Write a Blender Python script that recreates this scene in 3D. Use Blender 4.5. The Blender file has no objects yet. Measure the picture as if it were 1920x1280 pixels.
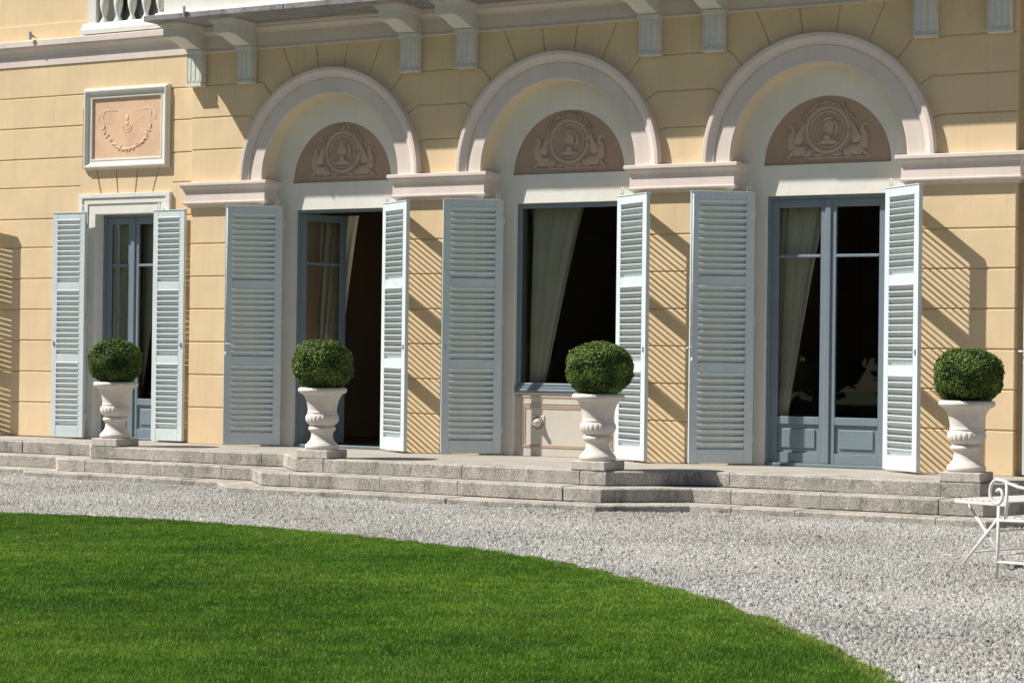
import bpy, math, random
import numpy as np
from mathutils import Vector, Matrix
R_ = math.radians
sc = bpy.context.scene
col = sc.collection

# ------------------------------------------------------------------ camera
CAM = Vector((11.0049, -19.3551, 1.0465))
YAW, PITCH, ROLL = 0.53729, 0.006519, 0.012328
F_PX = 4054.54                      # focal length in pixels of a 1920 px wide picture
fwd = Vector((-math.sin(YAW)*math.cos(PITCH), math.cos(YAW)*math.cos(PITCH), math.sin(PITCH)))
r0 = Vector((math.cos(YAW), math.sin(YAW), 0)); u0 = r0.cross(fwd)
rt = r0*math.cos(ROLL)+u0*math.sin(ROLL); up = -r0*math.sin(ROLL)+u0*math.cos(ROLL)
cd = bpy.data.cameras.new('camera'); cam = bpy.data.objects.new('camera', cd); col.objects.link(cam)
cd.sensor_width = 36; cd.lens = F_PX*36/1920; cd.clip_start = 0.1; cd.clip_end = 500
m = Matrix.Identity(4)
for i in range(3):
    m[i][0] = rt[i]; m[i][1] = up[i]; m[i][2] = -fwd[i]; m[i][3] = CAM[i]
cam.matrix_world = m
sc.camera = cam

# ------------------------------------------------------------------ light
SUN = Vector((0.5346, 0.3564, -0.766)).normalized()      # direction the light travels
elev = math.asin(-SUN.z)
w = bpy.data.worlds.new('World'); sc.world = w; w.use_nodes = True
nt = w.node_tree; nt.nodes.clear()
sky = nt.nodes.new('ShaderNodeTexSky'); sky.sky_type = 'NISHITA'; sky.sun_disc = False
sky.sun_elevation = elev; sky.sun_rotation = math.atan2(-SUN.x, -SUN.y) % (2*math.pi)
sky.air_density = 1.0; sky.dust_density = 1.0; sky.ozone_density = 1.0
bg = nt.nodes.new('ShaderNodeBackground'); bg.inputs[1].default_value = 0.05
wo = nt.nodes.new('ShaderNodeOutputWorld')
nt.links.new(sky.outputs[0], bg.inputs[0]); nt.links.new(bg.outputs[0], wo.inputs[0])
sl = bpy.data.lights.new('sun', 'SUN'); sl.energy = 5.0; sl.angle = R_(0.53); sl.color = (1, 0.95, 0.87)
so = bpy.data.objects.new('sun', sl); col.objects.link(so); so.location = (-20, -20, 30)
so.rotation_euler = SUN.to_track_quat('-Z', 'Y').to_euler()
sc.view_settings.view_transform = 'Standard'; sc.view_settings.look = 'None'
sc.view_settings.gamma = 1; sc.view_settings.exposure = 0.48
sc.cycles.max_bounces = 8; sc.cycles.diffuse_bounces = 4; sc.cycles.transparent_max_bounces = 12

# ------------------------------------------------------------------ materials
def new_mat(name):
    mt = bpy.data.materials.new(name); mt.use_nodes = True
    nt = mt.node_tree; b = nt.nodes['Principled BSDF']
    return mt, nt, b
def N(nt, t, **kw):
    n = nt.nodes.new(t)
    for k, v in kw.items():
        if k in n.inputs: n.inputs[k].default_value = v
        else: setattr(n, k, v)
    return n
def noise(nt, vec, scale, detail=4, rough=0.55):
    n = N(nt, 'ShaderNodeTexNoise', Scale=scale, Detail=detail, Roughness=rough)
    if vec is not None: nt.links.new(vec, n.inputs['Vector'])
    return n.outputs['Fac']
def ramp(nt, fac, stops):
    r = N(nt, 'ShaderNodeValToRGB'); e = r.color_ramp.elements
    while len(e) < len(stops): e.new(0.5)
    for el, (p, c) in zip(e, stops):
        el.position = p; el.color = (*c, 1) if len(c) == 3 else c
    nt.links.new(fac, r.inputs[0]); return r.outputs[0]
def mix(nt, fac, a, b, mode='MIX'):
    n = N(nt, 'ShaderNodeMix', data_type='RGBA', blend_type=mode)
    for sock, v in ((n.inputs[0], fac), (n.inputs[6], a), (n.inputs[7], b)):
        if isinstance(v, (int, float)): sock.default_value = v
        elif isinstance(v, tuple): sock.default_value = (*v, 1) if len(v) == 3 else v
        else: nt.links.new(v, sock)
    return n.outputs[2]
def bump(nt, b, h, strength, dist=0.01, prev=None):
    n = N(nt, 'ShaderNodeBump', Strength=strength, Distance=dist)
    nt.links.new(h, n.inputs['Height'])
    if prev is not None: nt.links.new(prev, n.inputs['Normal'])
    nt.links.new(n.outputs[0], b.inputs['Normal']); return n.outputs[0]
def objco(nt): return N(nt, 'ShaderNodeTexCoord').outputs['Object']
def scaled(nt, vec, s):
    n = N(nt, 'ShaderNodeMapping'); n.inputs['Scale'].default_value = s
    nt.links.new(vec, n.inputs['Vector']); return n.outputs[0]

def plain(name, c, rough=0.6, var=0.06, scale=3.0, fine=0.0, bs=0.0, spec=0.4):
    mt, nt, b = new_mat(name); v = objco(nt)
    lo = tuple(x*(1-var) for x in c); hi = tuple(min(1, x*(1+var)) for x in c)
    cl = ramp(nt, noise(nt, v, scale, 6), [(0.3, lo), (0.7, hi)])
    if fine:
        f = ramp(nt, noise(nt, v, 45, 5, 0.7), [(0.35, (1-fine,)*3), (0.65, (1, 1, 1))])
        cl = mix(nt, 1.0, cl, f, 'MULTIPLY')
    nt.links.new(cl, b.inputs['Base Color']); b.inputs['Roughness'].default_value = rough
    b.inputs['Specular IOR Level'].default_value = spec
    if bs: bump(nt, b, noise(nt, v, 70, 5, 0.6), bs, 0.004)
    return mt

def stucco(name, c, stain=(0.55, 0.50, 0.42), amt=0.34):
    mt, nt, b = new_mat(name); v = objco(nt)
    a = ramp(nt, noise(nt, v, 1.3, 6, 0.6), [(0.3, tuple(x*0.92 for x in c)), (0.7, tuple(x*1.05 for x in c))])
    st = ramp(nt, noise(nt, scaled(nt, v, (2.2, 2.2, 0.7)), 2.0, 8, 0.65), [(0.5, (0, 0, 0)), (0.8, (amt,)*3)])
    a = mix(nt, st, a, tuple(x*y for x, y in zip(c, (0.80, 0.78, 0.74))))
    sk = ramp(nt, noise(nt, scaled(nt, v, (9, 9, 0.55)), 1.6, 6, 0.65), [(0.54, (0, 0, 0)), (0.74, (amt*0.9,)*3)])
    a = mix(nt, sk, a, tuple(x*y for x, y in zip(c, (0.70, 0.69, 0.67))))
    sp = ramp(nt, noise(nt, v, 30, 6, 0.75), [(0.60, (0, 0, 0)), (0.75, (0.35,)*3)])
    a = mix(nt, sp, a, tuple(x*0.82 for x in c))
    # rising damp marks and drips just above the terrace, with a ragged edge of their own
    nt.links.new(a, b.inputs['Base Color']); b.inputs['Roughness'].default_value = 0.85
    b.inputs['Specular IOR Level'].default_value = 0.2
    p = bump(nt, b, noise(nt, v, 3.0, 4, 0.5), 0.25, 0.03)
    cr = N(nt, 'ShaderNodeTexVoronoi', feature='DISTANCE_TO_EDGE', Scale=1.7)
    wv = N(nt, 'ShaderNodeTexNoise', Scale=3.0, Detail=5.0)
    nt.links.new(v, wv.inputs['Vector'])
    mx = mix(nt, 0.12, v, wv.outputs['Color'], 'ADD'); nt.links.new(mx, cr.inputs['Vector'])
    crk = ramp(nt, cr.outputs['Distance'], [(0.0, (0.6,)*3), (0.012, (1, 1, 1))])
    p = bump(nt, b, crk, 0.2, 0.004, p)
    bump(nt, b, noise(nt, v, 85, 6, 0.65), 0.22, 0.004, p)
    return mt

def granite(name, c, spk=0.55, dirt=0.6):
    mt, nt, b = new_mat(name); v = objco(nt)
    base = ramp(nt, noise(nt, v, 1.8, 6, 0.6), [(0.3, tuple(x*0.84 for x in c)), (0.7, tuple(x*1.12 for x in c))])
    s = ramp(nt, noise(nt, v, 150, 2, 0.6), [(0.40, (1-spk,)*3), (0.49, (0.92,)*3), (0.62, (1.22,)*3)])
    a = mix(nt, 1.0, base, s, 'MULTIPLY')
    # lichen and soot: broad blotches, runs down the faces, and dark pits
    d = ramp(nt, noise(nt, v, 2.6, 9, 0.72), [(0.44, (0, 0, 0)), (0.64, (dirt,)*3)])
    d2 = ramp(nt, noise(nt, scaled(nt, v, (1, 1, 0.22)), 11, 6, 0.7), [(0.42, (0.15,)*3), (0.62, (1, 1, 1))])
    a = mix(nt, mix(nt, 1.0, d, d2, 'MULTIPLY'), a, (0.12, 0.108, 0.088))
    pit = ramp(nt, noise(nt, v, 42, 4, 0.75), [(0.30, (0.85*dirt,)*3), (0.39, (0, 0, 0))])
    a = mix(nt, pit, a, (0.05, 0.045, 0.04))
    li = ramp(nt, noise(nt, v, 6.5, 7, 0.75), [(0.60, (0, 0, 0)), (0.72, (0.45,)*3)])
    a = mix(nt, li, a, tuple(min(1, x*1.45) for x in c))
    nt.links.new(a, b.inputs['Base Color']); b.inputs['Roughness'].default_value = 0.92
    b.inputs['Specular IOR Level'].default_value = 0.2
    p = bump(nt, b, noise(nt, v, 14, 5, 0.65), 0.6, 0.015)
    bump(nt, b, noise(nt, v, 75, 4, 0.75), 0.8, 0.010, p)
    return mt

def vary(name, lo, hi, rough=0.7, attr='tint', spec=0.3, trans=0.0, patch=None):
    mt, nt, b = new_mat(name)
    at = N(nt, 'ShaderNodeAttribute', attribute_name=attr)
    c = ramp(nt, at.outputs['Fac'], lo if hi is None else [(0.0, lo), (1.0, hi)])
    if patch:
        g = N(nt, 'ShaderNodeNewGeometry')
        f = ramp(nt, noise(nt, g.outputs['Position'], patch[0], 5, 0.6), [(0.36, (0, 0, 0)), (0.66, (1, 1, 1))])
        c = mix(nt, f, c, mix(nt, 1.0, c, patch[1], 'MULTIPLY'))
    nt.links.new(c, b.inputs['Base Color']); b.inputs['Roughness'].default_value = rough
    b.inputs['Specular IOR Level'].default_value = spec
    if trans:
        tr = N(nt, 'ShaderNodeBsdfTranslucent'); nt.links.new(c, tr.inputs[0])
        ms = N(nt, 'ShaderNodeMixShader'); ms.inputs[0].default_value = trans
        out = nt.nodes['Material Output']
        nt.links.new(b.outputs[0], ms.inputs[1]); nt.links.new(tr.outputs[0], ms.inputs[2]); nt.links.new(ms.outputs[0], out.inputs[0])
    return mt

M = {}
M['yellow'] = stucco('yellow_stucco', (0.728, 0.562, 0.355))
M['soffit'] = stucco('soffit_stucco', (0.73, 0.62, 0.455), amt=0.2)
M['pink'] = stucco('pink_stucco', (0.70, 0.612, 0.56), amt=0.35)
M['cream'] = stucco('cream_stucco', (0.77, 0.755, 0.69), amt=0.2)
M['white_trim'] = stucco('white_stucco', (0.74, 0.73, 0.68), amt=0.3)
M['tymp'] = plain('brown_stucco', (0.44, 0.31, 0.225), 0.85, 0.06, 4, 0.08, 0.2)
M['relief'] = plain('relief_stucco', (0.53, 0.40, 0.315), 0.8, 0.08, 8, 0.12, 0.2)
M['terracotta'] = plain('terracotta_stucco', (0.74, 0.50, 0.335), 0.85, 0.10, 5, 0.15, 0.25)
M['shutter'] = plain('shutter_paint', (0.63, 0.705, 0.725), 0.5, 0.06, 4, 0.12, 0.10, 0.3)
M['frame'] = plain('frame_paint', (0.185, 0.24, 0.278), 0.45, 0.06, 5, 0.06, 0.05, 0.4)
M['panel'] = stucco('panel_plaster', (0.60, 0.555, 0.485), amt=0.15)
M['panel_line'] = plain('painted_moulding', (0.54, 0.42, 0.33), 0.8, 0.08, 6)
M['corbel'] = plain('corbel_stucco', (0.66, 0.65, 0.60), 0.8, 0.08, 6, 0.08, 0.15)
M['slabstone'] = granite('balcony_stone', (0.36, 0.35, 0.36), 0.3, 0.8)
M['granite'] = granite('step_granite', (0.52, 0.49, 0.44), 0.7, 0.9)
M['terrace'] = plain('terrace_screed', (0.36, 0.335, 0.30), 0.9, 0.10, 1.5, 0.12, 0.3)
M['urn'] = plain('urn_stone', (0.68, 0.63, 0.575), 0.75, 0.07, 9, 0.12, 0.3)
M['plinth'] = granite('plinth_stone', (0.56, 0.52, 0.47), 0.18, 0.45)
M['iron'] = plain('white_iron', (0.74, 0.72, 0.69), 0.45, 0.06, 14, 0.1, 0.1)
M['metal'] = plain('grey_metal', (0.30, 0.29, 0.30), 0.5, 0.1, 10)
M['hole'] = plain('dark_gap', (0.03, 0.028, 0.025), 0.9)
M['wood'] = plain('dark_wood', (0.34, 0.235, 0.155), 0.6, 0.25, 2)
M['room'] = plain('room_paint', (0.50, 0.38, 0.25), 0.9, 0.15, 1)
M['roomfloor'] = plain('room_floor', (0.22, 0.15, 0.10), 0.4, 0.2, 2)
M['curtain'] = plain('curtain_cloth', (0.84, 0.78, 0.62), 0.9, 0.06, 3)
M['gold'] = plain('gold_leaf', (0.75, 0.58, 0.16), 0.35, 0.1, 20)
M['vent'] = plain('vent_plastic', (0.62, 0.58, 0.52), 0.5, 0.04, 10)
M['soil'] = plain('lawn_soil', (0.055, 0.105, 0.016), 0.95, 0.3, 6)
M['bark'] = plain('bark', (0.09, 0.065, 0.045), 0.9, 0.3, 6, 0.2, 0.5)
M['pebble'] = vary('pebbles', (0.085, 0.086, 0.083), (0.475, 0.472, 0.448), 0.85, spec=0.25, patch=(0.8, (0.92, 0.90, 0.86)))
M['grass'] = vary('grass_blades', [(0.0, (0.044, 0.128, 0.011)), (0.42, (0.150, 0.285, 0.026)), (0.78, (0.320, 0.460, 0.062)), (0.88, (0.42, 0.46, 0.11)), (1.0, (0.50, 0.43, 0.19))], None, 0.55, spec=0.18, trans=0.35, patch=(1.1, (0.66, 0.80, 0.75)))
M['box'] = vary('boxwood_leaves', (0.024, 0.060, 0.008), (0.165, 0.245, 0.050), 0.5, spec=0.3, trans=0.15)
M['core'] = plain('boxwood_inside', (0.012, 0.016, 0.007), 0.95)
M['treeleaf'] = vary('tree_leaves', (0.010, 0.022, 0.006), (0.034, 0.058, 0.014), 0.8, spec=0.1, trans=0.1)
gm, gn, gb = new_mat('gravel_bed')
v = N(gn, 'ShaderNodeNewGeometry').outputs['Position']
vo = N(gn, 'ShaderNodeTexVoronoi', Scale=48.0); gn.links.new(v, vo.inputs['Vector'])
gn.links.new(ramp(gn, vo.outputs['Color'], [(0.15, (0.14, 0.135, 0.13)), (0.8, (0.52, 0.50, 0.47))]), gb.inputs['Base Color'])
gb.inputs['Roughness'].default_value = 0.9; bump(gn, gb, vo.outputs['Distance'], 0.8, 0.02); M['gravel'] = gm
glm, gn, gb = new_mat('window_glass')
gl = N(gn, 'ShaderNodeBsdfGlossy', Roughness=0.01); tr = N(gn, 'ShaderNodeBsdfTransparent'); tr.inputs[0].default_value = (0.96, 0.97, 0.96, 1)
fr = N(gn, 'ShaderNodeFresnel', IOR=1.5); ms = N(gn, 'ShaderNodeMixShader')
gn.links.new(fr.outputs[0], ms.inputs[0]); gn.links.new(tr.outputs[0], ms.inputs[1]); gn.links.new(gl.outputs[0], ms.inputs[2])
gn.links.new(ms.outputs[0], gn.nodes['Material Output'].inputs[0]); M['glass'] = glm

# ------------------------------------------------------------------ helpers
def tag(o, label=None, cat=None, group=None, kind=None):
    for k, vv in (('label', label), ('category', cat), ('group', group), ('kind', kind)):
        if vv: o[k] = vv
    return o
def empty(name, loc=(0, 0, 0), parent=None):
    o = bpy.data.objects.new(name, None); o.empty_display_size = 0.1; col.objects.link(o)
    o.location = loc
    if parent: o.parent = parent
    return o
def link(name, me, mat=None, parent=None, loc=None, rot=None):
    o = bpy.data.objects.new(name, me); col.objects.link(o)
    if mat and not me.materials: me.materials.append(M[mat] if isinstance(mat, str) else mat)
    if parent: o.parent = parent
    if loc: o.location = loc
    if rot: o.rotation_euler = rot
    return o
class MB:
    def __init__(s): s.v = []; s.f = []; s.sm = []
    def add(s, vs, fs, smooth=False):
        k = len(s.v); s.v += [tuple(x) for x in vs]; s.f += [tuple(i+k for i in f) for f in fs]; s.sm += [smooth]*len(fs); return s
    def box(s, x0, x1, y0, y1, z0, z1, bev=0.0):
        if bev <= 0:
            vs = [(x, y, z) for x in (x0, x1) for y in (y0, y1) for z in (z0, z1)]
            return s.add(vs, [(0, 1, 3, 2), (4, 6, 7, 5), (0, 4, 5, 1), (2, 3, 7, 6), (0, 2, 6, 4), (1, 5, 7, 3)])
        # chamfered box
        b = min(bev, 0.45*min(x1-x0, y1-y0, z1-z0)); import itertools
        lo = (x0, y0, z0); hi = (x1, y1, z1); vs = []; idx = {}
        for c in itertools.product((0, 1), repeat=3):
            for ax in range(3):
                p = []
                for k in range(3):
                    e = hi[k] if c[k] else lo[k]
                    if k != ax: e += (-b if c[k] else b)
                    p.append(e)
                idx[(c, ax)] = len(vs); vs.append(p)
        fs = []
        for ax in range(3):
            a1, a2 = [k for k in range(3) if k != ax]
            for sd in (0, 1):
                q = []
                for d1, d2 in ((0, 0), (1, 0), (1, 1), (0, 1)):
                    c = [0, 0, 0]; c[ax] = sd; c[a1] = d1; c[a2] = d2; q.append(idx[(tuple(c), ax)])
                fs.append(q if sd else q[::-1])
            for d1, d2 in ((0, 0), (1, 0), (1, 1), (0, 1)):
                q = []
                for sd in (0, 1):
                    c = [0, 0, 0]; c[ax] = sd; c[a1] = d1; c[a2] = d2; c = tuple(c)
                    q.append((idx[(c, a1)], idx[(c, a2)]))
                fs.append((q[0][0], q[1][0], q[1][1], q[0][1]))
        for c in itertools.product((0, 1), repeat=3): fs.append([idx[(c, k)] for k in range(3)])
        return s.add(vs, fs)
    def prism(s, poly, a0, a1, axis='y', bev=0.0):
        # poly: CCW 2-D outline; axis y -> (x,z), axis x -> (y,z), axis z -> (x,y). bev chamfers the a0 face
        n = len(poly)
        def P(p, a): return {'y': (p[0], a, p[1]), 'x': (a, p[0], p[1]), 'z': (p[0], p[1], a)}[axis]
        rings = []
        if bev:
            ins = inset(poly, bev); sg = 1 if a1 > a0 else -1
            rings = [[P(p, a0) for p in ins], [P(p, a0+sg*bev) for p in poly], [P(p, a1) for p in poly]]
        else: rings = [[P(p, a0) for p in poly], [P(p, a1) for p in poly]]
        vs = [q for r in rings for q in r]; fs = [tuple(range(n))]
        for k in range(len(rings)-1):
            for i in range(n):
                j = (i+1) % n; fs.append((k*n+i, (k+1)*n+i, (k+1)*n+j, k*n+j))
        fs.append(tuple(range((len(rings)-1)*n, len(rings)*n))[::-1])
        return s.add(vs, fs)
    def lathe(s, prof, seg=32, c=(0, 0, 0), mod=None, smooth=True):
        vs = []; fs = []
        for (r, z) in prof:
            for i in range(seg):
                t = 2*math.pi*i/seg; rr = r*(mod(t, z) if mod else 1)
                vs.append((c[0]+rr*math.cos(t), c[1]+rr*math.sin(t), c[2]+z))
        for k in range(len(prof)-1):
            for i in range(seg):
                j = (i+1) % seg; fs.append((k*seg+i, k*seg+j, (k+1)*seg+j, (k+1)*seg+i))
        return s.add(vs, fs, smooth)
    def tube(s, pts, r, seg=8, smooth=True, flat=1.0):
        pts = [Vector(p) for p in pts]; rs = r if isinstance(r, (list, tuple)) else [r]*len(pts)
        vs = []; fs = []; prev = None
        for i, p in enumerate(pts):
            d = (pts[min(i+1, len(pts)-1)]-pts[max(i-1, 0)]).normalized()
            a = prev if prev is not None else (Vector((0, 0, 1)) if abs(d.z) < 0.9 else Vector((1, 0, 0)))
            a = (a-d*a.dot(d)).normalized(); prev = a; b = d.cross(a)
            for k in range(seg):
                t = 2*math.pi*k/seg; vs.append(p+a*(rs[i]*math.cos(t))+b*(rs[i]*flat*math.sin(t)))
        for i in range(len(pts)-1):
            for k in range(seg):
                j = (k+1) % seg; fs.append((i*seg+k, i*seg+j, (i+1)*seg+j, (i+1)*seg+k))
        s.add(vs, fs, smooth); k0 = len(s.v)-len(vs)
        s.f += [tuple(range(k0, k0+seg))[::-1], tuple(range(len(s.v)-seg, len(s.v)))]; s.sm += [False, False]
        return s
    def sphere(s, c, r, seg=12, rings=8, sc3=(1, 1, 1)):
        prof = [(max(1e-4, r*math.sin(math.pi*k/rings)), -r*math.cos(math.pi*k/rings)) for k in range(rings+1)]
        k0 = len(s.v); s.lathe(prof, seg)
        for i in range(k0, len(s.v)):
            x, y, z = s.v[i]; s.v[i] = (c[0]+x*sc3[0], c[1]+y*sc3[1], c[2]+z*sc3[2])
        return s
    def mesh(s, name):
        me = bpy.data.meshes.new(name); me.from_pydata(s.v, [], s.f); me.update()
        me.polygons.foreach_set('use_smooth', s.sm); return me
    def build(s, name, mat, parent=None, loc=None, rot=None):
        return link(name, s.mesh(name), mat, parent, loc, rot)
def inset(poly, d):
    n = len(poly); area = sum(poly[i][0]*poly[(i+1) % n][1]-poly[(i+1) % n][0]*poly[i][1] for i in range(n))
    sg = 1 if area > 0 else -1; out = []
    for i in range(n):
        p0, p1, p2 = poly[i-1], poly[i], poly[(i+1) % n]
        def nrm(a, b):
            dx, dy = b[0]-a[0], b[1]-a[1]; l = math.hypot(dx, dy) or 1e-9; return (-dy/l*sg, dx/l*sg)
        n1 = nrm(p0, p1); n2 = nrm(p1, p2); mx, my = n1[0]+n2[0], n1[1]+n2[1]
        dd = 1+n1[0]*n2[0]+n1[1]*n2[1]; k = d/max(dd, 0.25)
        out.append((p1[0]+mx*k, p1[1]+my*k))
    return out
def ccw(poly):
    n = len(poly); a = sum(poly[i][0]*poly[(i+1) % n][1]-poly[(i+1) % n][0]*poly[i][1] for i in range(n))
    return poly if a > 0 else poly[::-1]
def fast_mesh(name, verts, tris, tint=None):
    me = bpy.data.meshes.new(name); nv = len(verts); nf = len(tris)
    me.vertices.add(nv); me.vertices.foreach_set('co', verts.astype(np.float32).ravel())
    me.loops.add(nf*3); me.loops.foreach_set('vertex_index', tris.astype(np.int32).ravel())
    me.polygons.add(nf); me.polygons.foreach_set('loop_start', np.arange(0, nf*3, 3, dtype=np.int32))
    me.update(calc_edges=True); me.validate()
    if tint is not None:
        a = me.attributes.new('tint', 'FLOAT', 'POINT'); a.data.foreach_set('value', tint.astype(np.float32))
    return me

# ================================================================== GROUND
GZ = -0.33
rng = np.random.default_rng(7)
g = MB(); g.add([(-70, -70, GZ), (70, -70, GZ), (70, 0.5, GZ), (-70, 0.5, GZ)], [(0, 1, 2, 3)])
tag(g.build('gravel_ground', 'gravel'), kind='structure')
# the lawn edge, a wide curve
edge = [(-60.0, -16.0), (-30.0, -13.0), (-12.0, -9.6), (-6.0, -7.6), (-3.2, -6.6), (-1.74, -6.15), (-0.88, -5.93), (0.0, -5.86), (0.72, -5.93), (1.99, -6.18), (3.46, -6.68), (4.37, -7.24), (5.57, -8.19), (6.5, -9.13), (7.13, -9.85), (7.77, -10.77), (8.1, -11.5), (8.3, -12.6), (8.3, -18.0)]
def smooth_line(pts, k=8):
    out = []
    for i in range(len(pts)-1):
        p0 = np.array(pts[max(i-1, 0)]); p1 = np.array(pts[i]); p2 = np.array(pts[i+1]); p3 = np.array(pts[min(i+2, len(pts)-1)])
        for t in np.linspace(0, 1, k, endpoint=False):
            out.append(0.5*((2*p1)+(-p0+p2)*t+(2*p0-5*p1+4*p2-p3)*t*t+(-p0+3*p1-3*p2+p3)*t**3))
    out.append(np.array(pts[-1])); return np.array(out)
EL = smooth_line(edge)
lawn_poly = [tuple(p) for p in EL] + [(8.3, -24.0), (40.0, -30.0), (40.0, -68.0), (-60.0, -68.0)]
b = MB(); b.prism(ccw(lawn_poly), GZ+0.022, GZ-0.05, 'z')
tag(b.build('lawn', 'soil'), kind='structure')
def in_lawn(xy):
    x, y = xy[:, 0], xy[:, 1]; ins = np.zeros(len(x), bool); P = np.array(lawn_poly); j = len(P)-1
    for i in range(len(P)):
        c = ((P[i, 1] > y) != (P[j, 1] > y)) & (x < (P[j, 0]-P[i, 0])*(y-P[i, 1])/(P[j, 1]-P[i, 1]+1e-12)+P[i, 0])
        ins ^= c; j = i
    return ins
def depth_and_x(xy, z):
    d = np.stack([xy[:, 0]-CAM.x, xy[:, 1]-CAM.y, np.full(len(xy), z-CAM.z)], 1)
    dep = d@np.array(fwd); return dep, F_PX*(d@np.array(rt))/np.maximum(dep, .01), F_PX*(d@np.array(up))/np.maximum(dep, .01)

# ---- grass blades
def grass():
    n = 4200000
    xy = np.stack([rng.uniform(-7.0, 8.4, n), rng.uniform(-14.5, -5.3, n)], 1)
    dep, px, py = depth_and_x(xy, GZ)
    keep = in_lawn(xy+0.030*np.stack([np.sin(xy[:, 0]*17+3*np.sin(xy[:, 1]*9)), np.sin(xy[:, 0]*23+xy[:, 1]*11)], 1)+rng.normal(0, 0.014, xy.shape)) & (abs(px) < 1420) & (py > -860) & (dep > 4)
    # the farther the sparser (and the wider the blade)
    xy = xy[keep]; dep = dep[keep]
    keep = rng.uniform(size=len(xy)) < np.clip((9.5/dep)**1.0, 0.35, 1); xy = xy[keep]; dep = dep[keep]
    n = len(xy)
    def fnoise(s, seed):
        r = np.random.default_rng(seed); a = np.zeros(n)
        for k in range(7):
            ang = r.uniform(0, 6.28); f = s*r.uniform(0.6, 1.8); a += np.sin((xy[:, 0]*math.cos(ang)+xy[:, 1]*math.sin(ang))*f+r.uniform(0, 6.28))
        return a/7
    h = rng.uniform(0.009, 0.024, n)*(1+0.20*fnoise(3.0, 3)+0.25*fnoise(11.0, 4))
    wd = rng.uniform(0.0016, 0.0034, n)*np.clip(dep/9, 0.9, 1.7)
    th = rng.uniform(0, 2*math.pi, n); ln = h*rng.uniform(0.25, 1.1, n); la = rng.uniform(0, 2*math.pi, n)+0.8*fnoise(2.0, 9)
    base = np.stack([xy[:, 0], xy[:, 1], np.full(n, GZ+0.02)], 1)
    sd = np.stack([np.cos(th), np.sin(th), np.zeros(n)], 1)*wd[:, None]
    tip = base+np.stack([np.cos(la)*ln, np.sin(la)*ln, h], 1)
    V = np.empty((n, 3, 3)); V[:, 0] = base-sd; V[:, 1] = base+sd; V[:, 2] = tip
    T = np.arange(n*3).reshape(n, 3)
    t = np.clip(rng.normal(0.36, 0.15, n)+0.22*fnoise(1.2, 12)+0.18*fnoise(5, 13)+0.20*fnoise(17, 14), 0, 0.78)
    rim = ~in_lawn(xy+np.stack([np.full(n, 0.05), np.full(n, 0.07)], 1))
    dry = rng.uniform(size=n) < np.where(rim, 0.35, 0.035)*(1+1.5*fnoise(2.2, 15)); t[dry] = rng.uniform(0.85, 1.0, dry.sum())
    return fast_mesh('grass', V.reshape(-1, 3), T, np.repeat(t, 3))
import os
GRASS_N = 1
tag(link('grass', grass(), 'grass'), 'short mown green lawn grass with patches of lighter and darker green', 'grass', kind='stuff')

# ---- pebbles
def pebbles():
    n = 550000
    xy = np.stack([rng.uniform(-8.5, 9.5, n), rng.uniform(-11.5, -1.6, n)], 1)
    dep, px, py = depth_and_x(xy, GZ)
    # a few strays lie in the ragged edge of the lawn
    keep = (abs(px) < 1350) & (py > -800) & (dep > 5) & (~in_lawn(xy+rng.normal(0, 0.022, xy.shape)))
    xy = xy[keep]; n = len(xy)
    # each stone: four corners in the bed and a short ridge on top
    s = np.clip(rng.lognormal(math.log(0.0080), 0.36, n), 0.0045, 0.022)
    ang = rng.uniform(0, 2*math.pi, n)[:, None]+np.array([0, .25, .5, .75])[None]*2*math.pi+rng.normal(0, 0.28, (n, 4))
    rad = s[:, None]*rng.uniform(0.75, 1.3, (n, 4)); V = np.zeros((n, 6, 3))
    V[:, :4, 0] = np.cos(ang)*rad; V[:, :4, 1] = np.sin(ang)*rad; V[:, :4, 2] = -0.35*s[:, None]
    ra = ang[:, 0]+rng.normal(0, 0.4, n); rl = s*rng.uniform(0.25, 0.6, n)
    for k, sg in ((4, 1), (5, -1)):
        V[:, k, 0] = sg*np.cos(ra)*rl+rng.normal(0, 0.2, n)*s; V[:, k, 1] = sg*np.sin(ra)*rl+rng.normal(0, 0.2, n)*s; V[:, k, 2] = s*rng.uniform(0.4, 0.95, n)
    tr = np.array([[0, 1, 4], [1, 5, 4], [1, 2, 5], [2, 3, 5], [3, 4, 5], [3, 0, 4]])
    dip = 0.012*np.sin(xy[:, 0]*2.1+1.3*np.sin(xy[:, 1]*1.7))*np.sin(xy[:, 1]*2.7)+0.006*np.sin(xy[:, 0]*7+xy[:, 1]*3)
    V += np.stack([xy[:, 0], xy[:, 1], GZ+0.004+dip*0.6+rng.uniform(-0.003, 0.006, n)], 1)[:, None]
    T = (np.arange(n)[:, None, None]*6+tr[None]).reshape(-1, 3)
    t = np.clip(rng.beta(3.0, 2.2, n)+0.10*np.sin(xy[:, 0]*1.3+2)*np.sin(xy[:, 1]*1.9), 0, 1)
    return fast_mesh('gravel_stones', V.reshape(-1, 3), T, np.repeat(t, 6))
tag(link('gravel_stones', pebbles(), 'pebble'), 'pale grey loose gravel stones between the steps and the lawn', 'gravel', kind='stuff')

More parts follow.
